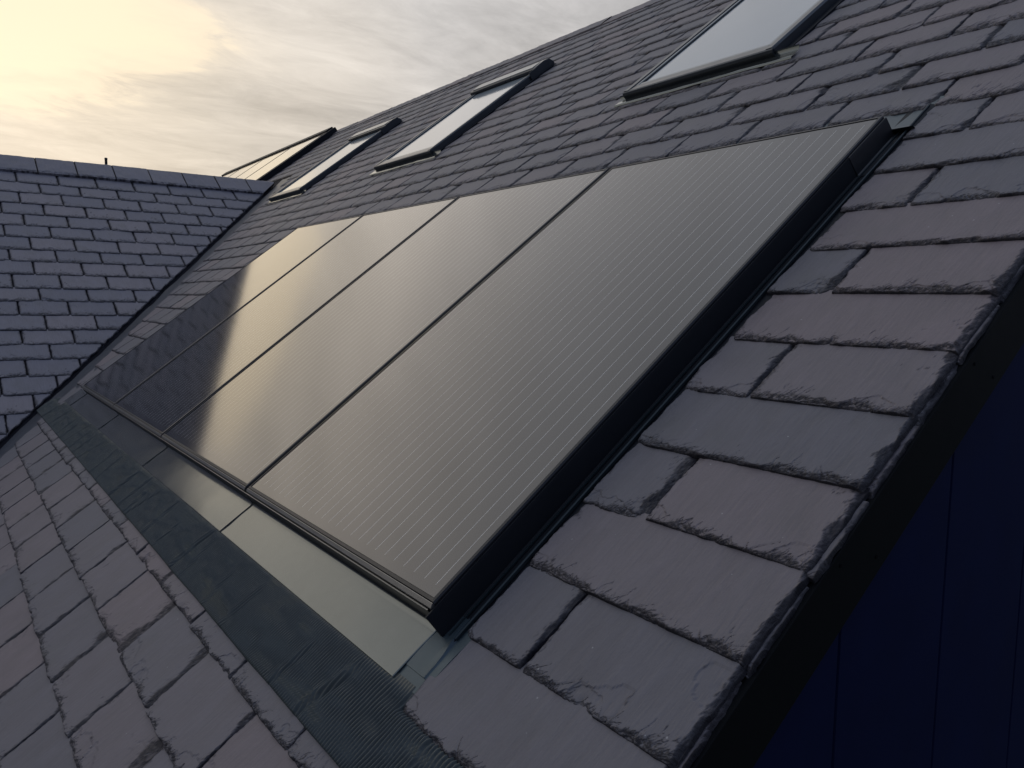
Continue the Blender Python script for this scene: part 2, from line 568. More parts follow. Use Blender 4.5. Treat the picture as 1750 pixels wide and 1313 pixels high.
def slate_height(a, b, wd, L, dl, dr, seed, rs, big=1.0, verge=1.0, stepw=1.0, cb_=1.0):
    """height (metres, <= 0) at local a (across 0..wd), b (up from tail), dl/dr distances to left/right cut"""
    h = np.zeros_like(a)
    dep = T * rs.uniform(0.75, 1.0) * big
    nl = 4
    wts = np.array([0.26, 0.14, 0.13, 0.11])
    # domain warp
    wx = (fbm(a * 38, b * 38, seed + 5, 3) - 0.5) * 0.016
    wy = (fbm(a * 38 + 9, b * 38, seed + 6, 3) - 0.5) * 0.016
    for e, (d, tau, base) in enumerate(((b, a, rs.uniform(0.0080, 0.0145) * cb_),
                                        (dl, b + 3.1, rs.uniform(0.009, 0.024) * verge),
                                        (dr, b + 7.7, rs.uniform(0.002, 0.008)))):
        if e == 0:
            chip = np.zeros_like(a)
        d_ = d + wy * (1.0 if e == 0 else 0.55)
        tt = tau + wx
        n_a = fbm(tt * 22, d * 12, seed + 31 * e, 3)
        mm = 0.25 + 1.9 * np.clip(n_a - 0.22, 0, 1) ** 1.15 * 1.6
        if e == 1:      # side chips widen or narrow along the joint
            r0_, r1_ = rs.uniform(0.25, 1.7, 2)
            mm = mm * (r0_ + (r1_ - r0_) * np.clip(b / 0.16, 0, 1)) * (0.35 + 1.3 * vn(b * 28, a * 0, seed + 12))
        for j in range(nl):
            n_b = np.abs(fbm(tt * (60 + 22 * j) + d * 14 * j, d * 26 + 3 * j, seed + 7 * j + 31 * e, 3) - 0.5) * 2
            Dj = base * (0.05 + 0.36 * j) * (mm if j else 0.5) * (0.45 + 0.5 * n_b + 3.0 * n_b ** 2.2)
            q = d_ - Dj
            h -= dep * wts[j] * (1 - sstep(0.0, 0.0012 * stepw, q)) * (1.0 if e == 0 else 0.9)
            # the broken riser of each lamina gets its shade painted as a thin line
            rz = np.exp(-((q - 0.0002) / (0.0016 * stepw)) ** 2) * (1.0 - 0.10 * j)
            chip = np.maximum(chip, rz * np.clip(0.25 + 1.6 * vn(tt * 90, d * 60 + j, seed + 3 + j), 0, 1))
        # sloped, splintered zone
        z = np.clip(1 - d_ / (base * mm * 0.95 + 1e-4), 0, 1)
        cr = fbm((tt * 210 + d * 110) / stepw, (d * 230 - tt * 90) / stepw, seed + 77, 3)
        h -= z * 0.0034 * cr
        if e == 1:
            h -= z * dep * 0.55
            chip = np.maximum(chip, sstep(0.0, 0.12, z) * np.clip(0.25 + 0.9 * vn(tt * 45, d * 160, seed + 61), 0, 0.85))  # shade of the side wedge painted dark
        chip = np.maximum(chip, sstep(0.0, 0.45, z) * np.clip((4.2 if e != 1 else 5.0) * (cr - (0.36 if e != 1 else 0.30)), 0.0, 0.9))
        # hair cracks that run a little way into the face
        hc = np.abs(fbm(tt * 26, d * 9, seed + 51, 3) - 0.5)
        chip = np.maximum(chip, (1 - sstep(0.0, 0.012 * stepw, hc)) * (1 - sstep(base * 0.8, base * 2.0, d)) * 0.5)
    # splinters: thin curved cracks fanning up from the tail, one lip standing proud
    if stepw < 5.5:
        n_s = int(wd / (0.0085 * max(1.0, stepw * 0.75)))
        grp = rs.uniform(0, wd, 3)
        for i in range(n_s):
            a0_ = rs.uniform(0, wd) if rs.rand() < 0.55 else grp[rs.randint(3)] + rs.normal(0, 0.014)
            ln = (0.004 + 0.016 * rs.rand() ** 1.6 + (0.022 * rs.rand() if rs.rand() < 0.16 else 0)) * (0.6 + 0.4 * stepw) * min(cb_, 1.6)
            lean = -rs.uniform(0.1, 1.9) if rs.rand() < 0.85 else rs.uniform(0.0, 0.8)
            curv = rs.uniform(-0.7, 0.7)
            tpar = b / ln
            dx_ = a + wx * 0.25 - (a0_ + lean * ln * (tpar + curv * tpar * (tpar - 1)))
            on = (tpar < 1.0)
            wl_ = (0.00105 * stepw) * np.clip(1.15 - tpar, 0.2, 1)
            line = np.exp(-(dx_ / wl_) ** 2) * on
            chip = np.maximum(chip, line * rs.uniform(0.65, 1.0))
            side = (dx_ > 0) & (dx_ < 0.006 * stepw) & on
            h -= side * 0.0016 * (1 - dx_ / (0.006 * stepw)) * (1 - tpar) * rs.uniform(0.5, 1.5)
    # conchoidal scars
    for i in range(rs.randint(1, 4)):
        ca = rs.uniform(0, wd); r = rs.uniform(0.010, 0.040); asp = rs.uniform(1.0, 2.4)
        if rs.rand() < 0.75:
            cb = rs.uniform(-0.008, 0.008)
        else:
            cb = rs.uniform(0, L); ca = rs.choice([0.0, wd])
        if rs.rand() < 0.35:
            ca = rs.choice([0.0, wd]); cb = 0.0; r *= 1.3
        ang = rs.uniform(-0.7, 0.7)
        da = (a - ca) * math.cos(ang) + (b - cb) * math.sin(ang)
        db = -(a - ca) * math.sin(ang) + (b - cb) * math.cos(ang)
        rr = np.sqrt((da / asp) ** 2 + db ** 2) + wx * 1.6 + wy * 0.8
        ins = 1 - sstep(r - 0.0022, r, rr)
        chip = np.maximum(chip, np.exp(-((rr - r + 0.0008) / (0.0011 * stepw)) ** 2) * 0.7 * np.clip(5.0 * fbm(a * 120, b * 120, seed + i, 2) - 2.9, 0, 1) * (db > 0))
        h -= ins * (0.0013 + 0.0022 * (1 - rr / r) * vn(da * 60, db * 60, seed + 40 + i))
    # sheer tail and sides
    h -= dep * 1.2 * (1 - sstep(0.0, 0.0016, b))
    h -= dep * 1.2 * (1 - sstep(0.0, 0.0014, np.minimum(dl, dr)))
    # gentle undulation of the riven face
    h += (fbm(a * 9, b * 9, seed + 99, 2) - 0.5) * 0.0010
    chip = np.maximum(chip, 1 - sstep(0.001, 0.0035, np.minimum(b, np.minimum(dl, dr))))  # sheer tail and side walls painted dark as shade
    return np.maximum(h, -dep * 1.9), np.clip(chip, 0, 1)


cam_np = C


def add_slate(acc, frame, a0, a1, b0, gauge, ext, seed, h0, clipl=None, clipr=None, hang=None, tail_sign=1, minfine=0.0, big=1.0, verge=1.0, cb_=1.0):
    """frame(u, v, h): u across, v along slope; tail at v=b0, the head side is b0 + tail_sign*gauge.
    clipl/clipr: functions v -> minimum/maximum u"""
    rs = np.random.RandomState(seed % (2 ** 31))
    mid = frame((a0 + a1) / 2, b0 + tail_sign * gauge / 2, h0)
    dist = float(np.linalg.norm(mid - cam_np))
    fine = max(minfine, 0.00125, dist * 0.00100)
    coarse = max(0.0045, fine * 2.6)
    wd = a1 - a0; L = gauge + ext
    sa = np.linspace(0, wd, max(8, int(wd / (fine * 1.15))))
    sb = graded(L, 0.028 * max(1.0, cb_ * 0.8), 0.0, fine, coarse, True, False)
    # nearer to the slate edge the first spacing is tight so walls stay steep
    sa = np.unique(np.concatenate([sa, [0.0009, wd - 0.0009]])); sb = np.unique(np.concatenate([sb, [0.001]]))
    A, B = np.meshgrid(sa, sb, indexing='ij')
    # ragged outline
    jt = (fbm((A + B) * 60, B * 0 + seed % 13, seed + 3, 3) - 0.5)
    edge_b = np.exp(-B / 0.006); edge_l = np.exp(-A / 0.006); edge_r = np.exp(-(wd - A) / 0.006)
    Bj = B + jt * 0.0022 * edge_b
    Aj = A + (fbm(B * 60, A * 0 + 2, seed + 8, 3) - 0.5) * 0.004 * edge_l + (fbm(B * 60, A * 0 + 5, seed + 9, 3) - 0.5) * 0.004 * edge_r
    skew = rs.uniform(-0.004, 0.004)
    V = b0 + tail_sign * (Bj + skew * (A / wd - 0.5))
    U = a0 + Aj
    dl, dr = A.copy(), wd - A
    keep = None
    if clipl is not None:
        lim = clipl(V); dl = np.minimum(dl, U - lim); U2 = np.maximum(U, lim)
        keep_v = (U - lim) > -1e-9; U = U2
    if clipr is not None:
        lim = clipr(V); dr = np.minimum(dr, lim - U); U2 = np.minimum(U, lim)
        keep_v = (lim - U) > -1e-9; U = U2
    if clipl is not None or clipr is not None:
        kf = keep_v[:-1, :-1] | keep_v[1:, :-1] | keep_v[1:, 1:] | keep_v[:-1, 1:]
        if not kf.any():
            return
        keep = kf
        dl = np.maximum(dl, 0); dr = np.maximum(dr, 0)
    H, CH = slate_height(A, B, wd, L, dl, dr, seed, rs, big, verge, max(1.0, fine / 0.0015 * 0.8), cb_)
    tilt = rs.uniform(-0.0012, 0.0012)
    H = H + h0 + rs.uniform(-0.0008, 0.0010) - (T * 1.15 / gauge) * B + tilt * (A / wd - 0.5) * 2
    P = frame(U, V, H)
    at = np.stack([V * tail_sign + seed % 7 * 3.3, U + (seed % 11) * 2.1, np.full_like(U, rs.rand() ** 1.3)], -1)
    acc.grid(P, at, keep, flip=(tail_sign > 0), chip=CH)


def main_frame(u, v, h):
    return S(v, u, h)


G = 0.158
S0 = -0.006
W1 = 0.305
YV = -0.5           # verge
VAL_GAP_M = 0.245   # slates stop this far short of the valley line (along y)


def vclip(v):
    return np.minimum(valley_s_to_y(v) - VAL_GAP_M, 1e3) + 0.006 * np.sin(v * 90)


SKY_S0, SKY_L, SKY_W = 2.44, 1.18, 0.82
SKY_Y = [0.85, 3.44, 5.72]
FAR_Y0, FAR_W = 8.62, 1.13
RIDGE_S = 4.47

acc = Acc()
K0, K1 = -7, 29
for k in range(K0, K1 + 1):
    s = S0 + G * k
    if s > RIDGE_S - 0.05:
        break
    gl = min(G, RIDGE_S - s)
    joints = [YV]
    if k % 2 == 0:
        joints += list(np.arange(YV + W1, 14.0, W1))
    else:
        joints += list(np.arange(YV + W1 * 1.5, 14.0, W1))
    for i in range(len(joints) - 1):
        a0, a1 = joints[i], joints[i + 1]
        rs = np.random.RandomState((k + 50) * 977 + i * 13)
        gj = 0.0012
        jr = [np.random.RandomState((k + 50) * 313 + q).uniform(-0.006, 0.006) for q in (i, i + 1)]
        a0 += gj + (jr[0] if i else 0.0); a1 += jr[1] - gj
        seed = (k + 40) * 1009 + i * 37 + 11
        segs = [(a0, a1)]
        if -1 <= k <= 10:
            lo, hi = -0.040, (4.06 if k >= 0 else 4.22)
            new = []
            for (p, q) in segs:
                if p < lo:
                    new.append((p, min(q, lo)))
                if q > hi:
                    new.append((max(p, hi), q))
            segs = [z for z in new if z[1] - z[0] > 0.05]
        # leave out slates wholly under a roof window or the far panels
        for sy in SKY_Y:
            if s > SKY_S0 + 0.06 and s + G < SKY_S0 + SKY_L and segs and segs[0][0] > sy + 0.04 and segs[0][1] < sy + SKY_W - 0.04:
                segs = []
        vy = float(vclip(np.array(s)))
        for (p, q) in segs:
            # beyond the valley the main slates run on above the wing ridge only
            if s < 3.0 and p > vy + 0.25:
                continue
            cr = vclip if (s < 3.0 and q > vy - 0.25) else None
            if p > 12.9 and s < 4:
                continue
            add_slate(acc, main_frame, p, q, s + rs.uniform(-0.0025, 0.0025), gl, 0.016 if gl == G else 0.0, seed, HS, clipr=cr, verge=(0.42 if p < -0.45 else 0.85), big=(1.25 if k >= 11 else 1.0), cb_=(1.0 if k < 11 else 2.1))
roof = acc.build('main_roof', M_SLATE, smooth=False)
hp(roof, 'large main slope of purple grey riven slates')

# under-slates that peep out at the verge, a second layer below the visible ones
accv = Acc()
for k in range(K0, K1):
    s = S0 + G * (k + 0.5)
    rs = np.random.RandomState(k + 400)
    add_slate(accv, main_frame, YV - 0.0055 + rs.uniform(-0.002, 0.002), YV + 0.10, s - 0.08 + rs.uniform(-0.02, 0.02), G * 0.98, 0.0, 9000 + k * 7, HS - 0.0125, verge=0.3)
v = accv.build('verge_slates', M_SLATE)
hp(v, 'thin dark under slates showing below the verge')

# roof deck under the slates (main, back slope), closed solid
zt = RIDGE_S * sp
deck = MB()
prof = []
for (s_, h_) in ((-1.16, -0.066), (RIDGE_S + 0.0, -0.066)):
    q = S(s_, 0, h_); prof.append((float(q[0]), float(q[2])))
ax, az = prof[1]
ex = prof[0]
prof2 = [ex, (ax, az), (2 * ax - ex[0], ex[1]), (2 * ax - ex[0], ex[1] - 0.1), (ax, az - 0.14), (ex[0], ex[1] - 0.1)]
deck.prism(prof2, 'y', YV + 0.03, 14.4)
d = deck.build('roof_deck', M_DECK)
hp(d, 'black underlay beneath the slates')

# main ridge: overlapping slate ridge pieces, both sides of the apex
accr = Acc()
yy = YV - 0.01
i = 0
while yy < 14.3:
    Lr = 0.45
    sa = np.linspace(0, Lr - 0.004, 14)
    sb = np.array([-0.145, -0.142, -0.1, -0.04, -0.012, 0.0, 0.012, 0.04, 0.1, 0.142, 0.145])
    A, B = np.meshgrid(sa, sb, indexing='ij')
    rs = np.random.RandomState(700 + i)
    top = 0.006 + rs.uniform(-0.003, 0.003)
    jt = (fbm(A * 30 + i, B * 20, 70 + i, 3) - 0.5) * 0.008
    drop = np.where(np.abs(B) > 0.1435, -0.010, 0.0)
    P0 = S(RIDGE_S + np.minimum(B, 0), yy + A, HS + top + drop + jt)
    apex = S(RIDGE_S, 0, HS + top)
    P = P0.copy()
    m = B > 0
    Pm = S(RIDGE_S - np.maximum(B, 0), yy + A, HS + top + drop + jt)
    Pm[..., 0] = 2 * apex[0] - Pm[..., 0]
    P[m] = Pm[m]
    at = np.stack([B + i, A + yy, np.full_like(A, rs.rand())], -1)
    accr.grid(P, at, None, flip=False)
    yy += Lr
    i += 1
r = accr.build('ridge_slates', M_SLATE)
r.parent = roof

# ------------------------------------------------------------------ wing roof
T_ROWS = [0.293, 0.499, 0.686, 0.880, 1.074, 1.264, 1.453, 1.644, 1.821, 2.008, 2.199, 2.371, 2.551, 2.730, 2.898, 3.067, 3.246, 3.43, 3.61, 3.79, 3.97, 4.15, 4.33]


def wing_frame(u, v, h):
    return Wg(u, v, h)


def wing_valley_x(t):
    """x where the wing surface meets the main slates"""
    z = ZR - t * sw
    return (z - HS / cp) / math.tan(PITCH)


def wclip(v):
    return wing_valley_x(v) - 0.035 + 0.004 * np.sin(v * 70)


accw = Acc()
for r_, t_ in enumerate(T_ROWS):
    gauge = t_ - (T_ROWS[r_ - 1] if r_ else 0.0)
    x0 = (0.113 if r_ % 2 == 0 else 0.270)
    if r_ == 0:
        continue
    if r_ % 2 == 1:
        x0 = 0.27
    else:
        x0 = 0.113
    edges = np.arange(x0 - 0.316 * 14, 3.2, 0.316)
    vx = wing_valley_x(t_)
    for i in range(len(edges) - 1):
        a0, a1 = edges[i], edges[i + 1]
        if a0 > vx + 0.15:
            continue
        rs = np.random.RandomState(r_ * 371 + i * 7)
        jr = [np.random.RandomState(r_ * 911 + q).uniform(-0.008, 0.008) for q in (i, i + 1)]
        a0 += 0.0012 + jr[0]; a1 += jr[1] - 0.0012
        cr = wclip if a1 > vx - 0.4 else None
        add_slate(accw, wing_frame, a0, a1, t_ + rs.uniform(-0.003, 0.003), gauge, 0.02, 50000 + r_ * 101 + i * 7, 0.0, clipr=cr, tail_sign=-1, big=1.2, verge=0.3, cb_=2.3)
# extra rows of the small piece against the ridge: the ridge course
wing = accw.build('wing_roof', M_SLATE_W)
hp(wing, 'smaller blue grey slate slope of the side wing')
accx = Acc()
i = 0
for a0 in np.arange(0.45 - 0.32 * 15, 2.6, 0.32):
    a1 = a0 + 0.318
    if a0 > 2.45:
        continue
    rs = np.random.RandomState(3000 + i)
    sa = np.unique(np.concatenate([np.linspace(0, a1 - a0, 40), [0.003, a1 - a0 - 0.003]]))
    tb = np.array([0.300, 0.296, 0.285, 0.27, 0.25, 0.2, 0.12, 0.05, 0.02, 0.006, 0.0])
    A, B = np.meshgrid(sa, tb, indexing='ij')
    Bj = B + (B > 0.29) * (fbm(A * 60, A * 0, 40 + i, 3) - 0.5) * 0.014
    hh = 0.016 + rs.uniform(-0.003, 0.003) - (B > 0.298) * 0.020 + (fbm(A * 25, B * 25, 55 + i, 3) - 0.5) * 0.006
    hh = hh - 0.006 * (1 - sstep(0, 0.02, B)) - 0.009 * (1 - sstep(0.0, 0.004, np.minimum(A, (a1 - a0) - A)))
    hh = hh - 0.007 * (1 - sstep(0.255, 0.262 + 0.0, B + 0) ) * 0
    hh = hh - 0.004 * sstep(0.272 + 0.012 * (fbm(A * 40, A * 0 + 3, 66 + i, 3)), 0.285, B)
    U = a0 + A
    lim = wing_valley_x(Bj) - 0.03
    keepv = U < lim
    U = np.minimum(U, lim)
    kf = keepv[:-1, :-1] | keepv[1:, :-1] | keepv[1:, 1:] | keepv[:-1, 1:]
    P = Wg(U, Bj, hh)
    # far half of the ridge piece folds down the other side
    at = np.stack([B + i * 1.7, U, np.full_like(A, rs.rand() * 0.8)], -1)
    if kf.any():
        chx = sstep(0.255, 0.29, B) * np.clip(5 * (fbm(A * 45, B * 60, 88 + i, 3) - 0.45), 0, 0.8)
        chx = np.maximum(chx, 1 - sstep(0.002, 0.006, np.minimum(A, (a1 - a0) - A)))
        accx.grid(P, at, kf, flip=True, chip=chx)
        B2 = np.array([0.0, 0.02, 0.1, 0.26, 0.27])
        A2, BB = np.meshgrid(sa, B2, indexing='ij')
        P2 = Wg(np.minimum(a0 + A2, wing_valley_x(0.0) - 0.03), BB, np.full_like(A2, 0.010) - (BB > 0.265) * 0.015)
        P2[..., 1] = 2 * YR - P2[..., 1]
        accx.grid(P2, np.stack([BB, A2, np.full_like(A2, 0.3)], -1), None, flip=False)
    i += 1
rx = accx.build('ridge_slates', M_SLATE_W)
rx.parent = wing

# wing body: deck on both slopes
y_e = YR - 4.4 * cw; z_e = ZR - 4.4 * sw
wd_ = MB()
pr = [(y_e, z_e - 0.028), (YR, ZR - 0.028), (2 * YR - y_e, z_e - 0.028), (2 * YR - y_e, z_e - 0.1), (y_e, z_e - 0.1)]
wd_.prism(pr, 'x', -4.4, 2.30)
# keep the deck's foot inside the main roof
o = wd_.build('wing_deck', M_DECK)
hp(o, 'black underlay of the side wing')

# valley gutter: strip on the main plane plus up-stand below the wing slates
accg = Acc()
tt = np.linspace(-0.12, 4.35, 260)
ss = []
for t_ in tt:
    x_ = (ZR - t_ * sw - HS / cp) / math.tan(PITCH)
    ss.append(x_ * cp + (ZR - t_ * sw) * sp)
ss = np.array(ss)
yv = valley_s_to_y(ss)
offs = np.array([-0.36, -0.30, -0.24, -0.18, -0.12, -0.06, -0.02, 0.0])
A, B = np.meshgrid(np.arange(len(tt)), offs, indexing='ij')
hh = HS - 0.010 + (fbm(ss[A] * 7, B * 12, 81, 3) - 0.5) * 0.012 + 0.004 * (B > -0.03)
P = S(ss[A], yv[A] + B, hh)
accg.grid(P, np.stack([ss[A], B, B * 0], -1), None, flip=True)
vg = accg.build('valley_gutter', M_VALLEY, smooth=True)
hp(vg, 'weathered blue grey metal valley between the two slopes')

# gable: board cladding, barge board
def zline(x, h):
    """world z of the main plane offset h at world x"""
    return x * math.tan(PITCH) + h / cp


boards = MB()
ax = prof[1][0]
gy = -0.485
xl = -0.55
x = 0.393 - 0.305 * 3
while x < 2 * ax:
    x0b, x1b = max(x + 0.0035, -0.55), x + 0.305 - 0.0035
    def top(q):
        return zline(q, -0.115) if q < ax else zline(2 * ax - q, -0.115)
    boards.poly([(x0b, gy, -5.2), (x1b, gy, -5.2), (x1b, gy, top(x1b)), (x0b, gy, top(x0b))])
    # bevelled board edge returning into the groove
    boards.poly([(x1b, gy, -5.2), (x1b + 0.0035, gy + 0.008, -5.2), (x1b + 0.0035, gy + 0.008, top(x1b)), (x1b, gy, top(x1b))])
    boards.poly([(x0b - 0.0035, gy + 0.008, -5.2), (x0b, gy, -5.2), (x0b, gy, top(x0b)), (x0b - 0.0035, gy + 0.008, top(x0b))])
    x += 0.305
wl = boards.build('gable_wall', M_NAVY)
hp(wl, 'navy blue vertical board cladding on the gable')
core = MB()
core.prism([(-0.55, -5.2), (2 * ax + 0.55, -5.2), (2 * ax + 0.55, zline(-0.55, -0.115)), (ax, zline(ax, -0.17)), (-0.55, zline(-0.55, -0.17))], 'y', gy + 0.010, 14.3)
hp(core.build('wall_core', M_GROOVE), 'dark inner wall behind the cladding')
wc = MB()
wc.box((-4.3, YR - 4.0 * cw, -5.2), (0.5, YR + 4.0 * cw, z_e - 0.101))
hp(wc.build('wing_wall', M_NAVY), 'navy wall of the side wing')

bb = MB()
for (h0_, h1_, y0_, y1_) in ((-0.1745, -0.0755, -0.510, -0.486),):
    p0 = S(-1.2, 0, h0_); p1 = S(-1.2, 0, h1_); p2 = S(RIDGE_S + 0.08, 0, h1_); p3 = S(RIDGE_S + 0.08, 0, h0_)
    p2 = S(RIDGE_S, 0, h1_); p3 = S(RIDGE_S, 0, h0_)
    pts = [(float(q[0]), float(q[2])) for q in (p0, p1, p2, p3)]
    bb.prism(pts, 'y', y0_, y1_)
    # mirrored on the far slope
    mx = pts[2][0]
    bb.prism([(2 * mx - a, b) for a, b in pts], 'y', y0_, y1_)
barge = bb.build('barge_board', M_BARGE, bevel=0.0015)
hp(barge, 'wide black barge board along the verge')
for (s_, h_) in ((0.36, -0.092), (0.43, -0.150), (0.80, -0.092), (0.84, -0.152), (1.2, -0.095), (1.25, -0.15), (0.0, -0.095), (0.05, -0.15)):
    c0 = S(s_, 0, h_)
    n = 8
    sc = MB()
    ring = [(float(c0[0]) + 0.0028 * math.cos(q * math.tau / n), float(c0[2]) + 0.0028 * math.sin(q * math.tau / n)) for q in range(n)]
    sc.prism(ring, 'y', -0.5112, -0.509)
    sc.build('screw_head', M_GROOVE, barge)

# ------------------------------------------------------------------ solar panels
PW, PL = 1.0, 1.6
GAPH = 0.0075


def make_panel(width, length, depth=0.045):
    root = roof_empty('solar_panel', 0, 0, 0)
    y0, y1 = GAPH, width - GAPH
    lip = 0.008
    # frame: four bars, mitred profile
    fr = MB()
    zb = -depth
    def bar(p, q, inn):
        # p,q outer corners, inn inner offset vector; profile: outer vertical, chamfer, lip top, inner edge
        pass
    O = [(-0.0034, y0), (length + 0.010, y0), (length + 0.010, y1), (-0.0034, y1)]
    def ring(off, z):
        return [(O[0][0] + off, O[0][1] + off, z), (O[1][0] - off, O[1][1] + off, z), (O[2][0] - off, O[2][1] - off, z), (O[3][0] + off, O[3][1] - off, z)]
    levels = [ring(0.0, zb), ring(0.0, -0.003), ring(0.002, 0.0005), ring(lip, 0.0012), ring(lip + 0.0012, -0.0018), ring(lip + 0.0012, zb)]
    n0 = 0
    fr.v = [p for L_ in levels for p in L_]
    for l in range(len(levels)):
        m = (l + 1) % len(levels)
        for c_ in range(4):
            d_ = (c_ + 1) % 4
            fr.f.append((l * 4 + c_, l * 4 + d_, m * 4 + d_, m * 4 + c_))
    f = fr.build('frame', M_FRAME, root)
    # polished bottom lip
    lp = MB()
    lp.prism([(-0.0118, -0.0080), (-0.0122, -0.0048), (-0.0116, -0.0036), (-0.0045, 0.0003), (-0.0036, 0.0001), (-0.0036, -0.0080)], 'y', y0 + 0.001, y1 - 0.001)
    lo = lp.build('bottom_rail', M_LIP, root)
    gl = MB()
    gl.box((-0.0034 + lip + 0.0013, y0 + lip + 0.0013, -0.006), (length + 0.010 - lip - 0.0013, y1 - lip - 0.0013, -0.0006))
    gp = gl.build('glass', M_PGLASS, root)
    return root


p0 = make_panel(PW, PL)
plabels = ['nearest large black solar panel beside the slate verge',
           'second black solar panel from the slate verge, reflecting pale cloudy sky',
           'third black solar panel from the verge, half in dark reflection of the wing roof',
           'last black solar panel of the front array, beside the valley']
for i in range(4):
    o = p0 if i == 0 else dup(p0, tuple(S(0, i * PW, 0)))
    tag(o, plabels[i], 'solar panel', 'solar panels in the front array')

f0 = make_panel(FAR_W, 1.6, 0.06)
flabels = ['far solar panel beyond the third roof window, nearest in the ridge array',
           'second solar panel of the far ridge array behind the side wing',
           'third solar panel of the far ridge array, mostly behind the wing ridge',
           'last solar panel of the far ridge array, barely above the wing ridge']
for i in range(4):
    loc = tuple(S(2.70, FAR_Y0 + i * (FAR_W + 0.01), 0.015))
    if i == 0:
        f0.location = loc; o = f0
    else:
        o = dup(f0, loc)
    tag(o, flabels[i], 'solar panel', 'solar panels in the far ridge array')
fc = MB()
fc.box((2.70 - 0.03, FAR_Y0 - 0.07, -0.052), (4.42, FAR_Y0 - 0.002, 0.012))
fc.box((4.316, FAR_Y0 - 0.07 + 0.0685, -0.052), (4.42, FAR_Y0 + 4 * (FAR_W + 0.01) + 0.05, 0.030))
o = on_roof(fc.build('array_surround', M_SIDE, bevel=0.004), 0, 0, 0)
tag(o, 'black metal surround edging the far ridge array of panels', 'flashing')

# ------------------------------------------------------------------ apron trays below the panels
# profile in (s, h): lower edge up to the frame
tray_prof = [(-0.1272, -0.0530), (-0.1270, -0.0508), (-0.1262, -0.0506), (-0.124, -0.0506), (-0.10, -0.0515), (-0.06, -0.0530), (-0.030, -0.0545), (-0.0200, -0.0545), (-0.0165, -0.0525), (-0.0148, -0.047), (-0.0142, -0.034), (-0.0140, -0.0250), (-0.0145, -0.0240)]


def make_tray(width):
    root = roof_empty('flashing_tray', 0, 0, 0)
    a = Acc()
    ys = np.concatenate([[0.0], np.linspace(0.004, width - 0.006, 26), [width]])
    pr_ = np.array(tray_prof)
    A, Bi = np.meshgrid(ys, np.arange(len(pr_)), indexing='ij')
    X = pr_[Bi, 0]; H = pr_[Bi, 1] + (fbm(A * 5, X * 20, 5, 2) - 0.5) * 0.0022 * (X < -0.03)
    P = np.stack([X, A, H], -1)
    a.grid(P, np.stack([X, A, H], -1), None, flip=True)
    t_ = a.build('tray', M_TRAY, root, smooth=True)
    mo = t_.modifiers.new('thick', 'SOLIDIFY'); mo.thickness = 0.0012; mo.offset = -1
    # folded seam at the far end of the tray, following the profile
    b_ = MB()
    pts = [(x_, h_) for x_, h_ in tray_prof[1:-1]]
    for i in range(len(pts) - 1):
        (xa, ha), (xb, hb) = pts[i], pts[i + 1]
        dx, dh = xb - xa, hb - ha
        l_ = math.hypot(dx, dh); nx_, nh_ = -dh / l_ * 0.0026, dx / l_ * 0.0026
        b_.prism([(xa, ha + 0.0004), (xb, hb + 0.0004), (xb + nx_, hb + nh_), (xa + nx_, ha + nh_)], 'y', width - 0.0032, width + 0.0005)
    b_.build('seam', M_TRAY, root)
    up = MB().prism([(-0.0130, -0.0520), (-0.0160, -0.0500), (-0.0152, -0.0128), (-0.0130, -0.0128)], 'y', 0.0006, width - 0.0006)
    u_ = up.build('upstand', M_FRAME, root)
    ue = MB().prism([(-0.0128, -0.0127), (-0.0155, -0.0127), (-0.0153, -0.0117), (-0.0128, -0.0117)], 'y', 0.0008, width - 0.0008)
    ue.build('folded_edge', M_LIP, root)
    return root


tr0 = make_tray(PW - 0.002)
TO = 0.022
tl = ['pale grey metal apron tray under the nearest solar panel',
      'pale grey metal apron tray under the second solar panel from the verge',
      'dark slate blue reflecting apron tray under the third solar panel',
      'dark apron tray at the far end beside the valley']
for i in range(4):
    o = tr0 if i == 0 else dup(tr0, tuple(S(0, i * PW + TO, 0)))
    if i == 0:
        o.location = tuple(S(0, TO, 0))
    tag(o, tl[i], 'flashing', 'apron trays below the front array')
# last tray continues a little towards the valley
cm = MB().prism([(-0.1270, -0.0530), (-0.126, -0.0508), (-0.022, -0.0545), (-0.012, -0.052), (-0.012, -0.056), (-0.127, -0.0565)], 'y', 4.0 + TO, 4.28)
o = on_roof(cm.build('end_flashing', M_TRAY), 0, 0, 0)
tag(o, 'short flashing piece tucked under slates at the valley end of the trays', 'flashing')

# dark box added below the panels so no light leaks, sides of the array
bx_ = MB()
bx_.box((-0.010, 0.012, -0.060), (PL + 0.004, 3.99, -0.0465))
o = on_roof(bx_.build('mounting_board', M_SIDE), 0, 0, 0)
tag(o, 'dark mounting tray underneath the front array of panels', 'mounting tray')

# side flashing along the verge side: profile in (y, h) swept along s
side = MB()
side.prism([(0.0070, -0.0065), (0.0035, -0.0065), (0.0025, -0.0120), (-0.0020, -0.0560), (-0.0085, -0.0590), (-0.0200, -0.0595), (-0.0300, -0.0585),
            (-0.0325, -0.0520), (-0.0345, -0.0510), (-0.0360, -0.0525), (-0.0360, -0.0585), (-0.060, -0.0600), (-0.060, -0.0625), (0.0070, -0.0625)], 'x', -0.028, PL + 0.012)
side.prism([(0.02, -0.0575), (-0.010, -0.0590), (-0.0325, -0.0585), (-0.0345, -0.0520), (-0.0360, -0.0530), (-0.060, -0.0600), (-0.060, -0.0625), (0.02, -0.0625)], 'x', PL + 0.0121, PL + 0.15)
sf = side.build('side_flashing', M_SIDE, smooth=False)
on_roof(sf, 0, 0, 0)
tag(sf, 'black side gutter flashing between nearest panel and the verge slates', 'flashing')
lipm = MB()
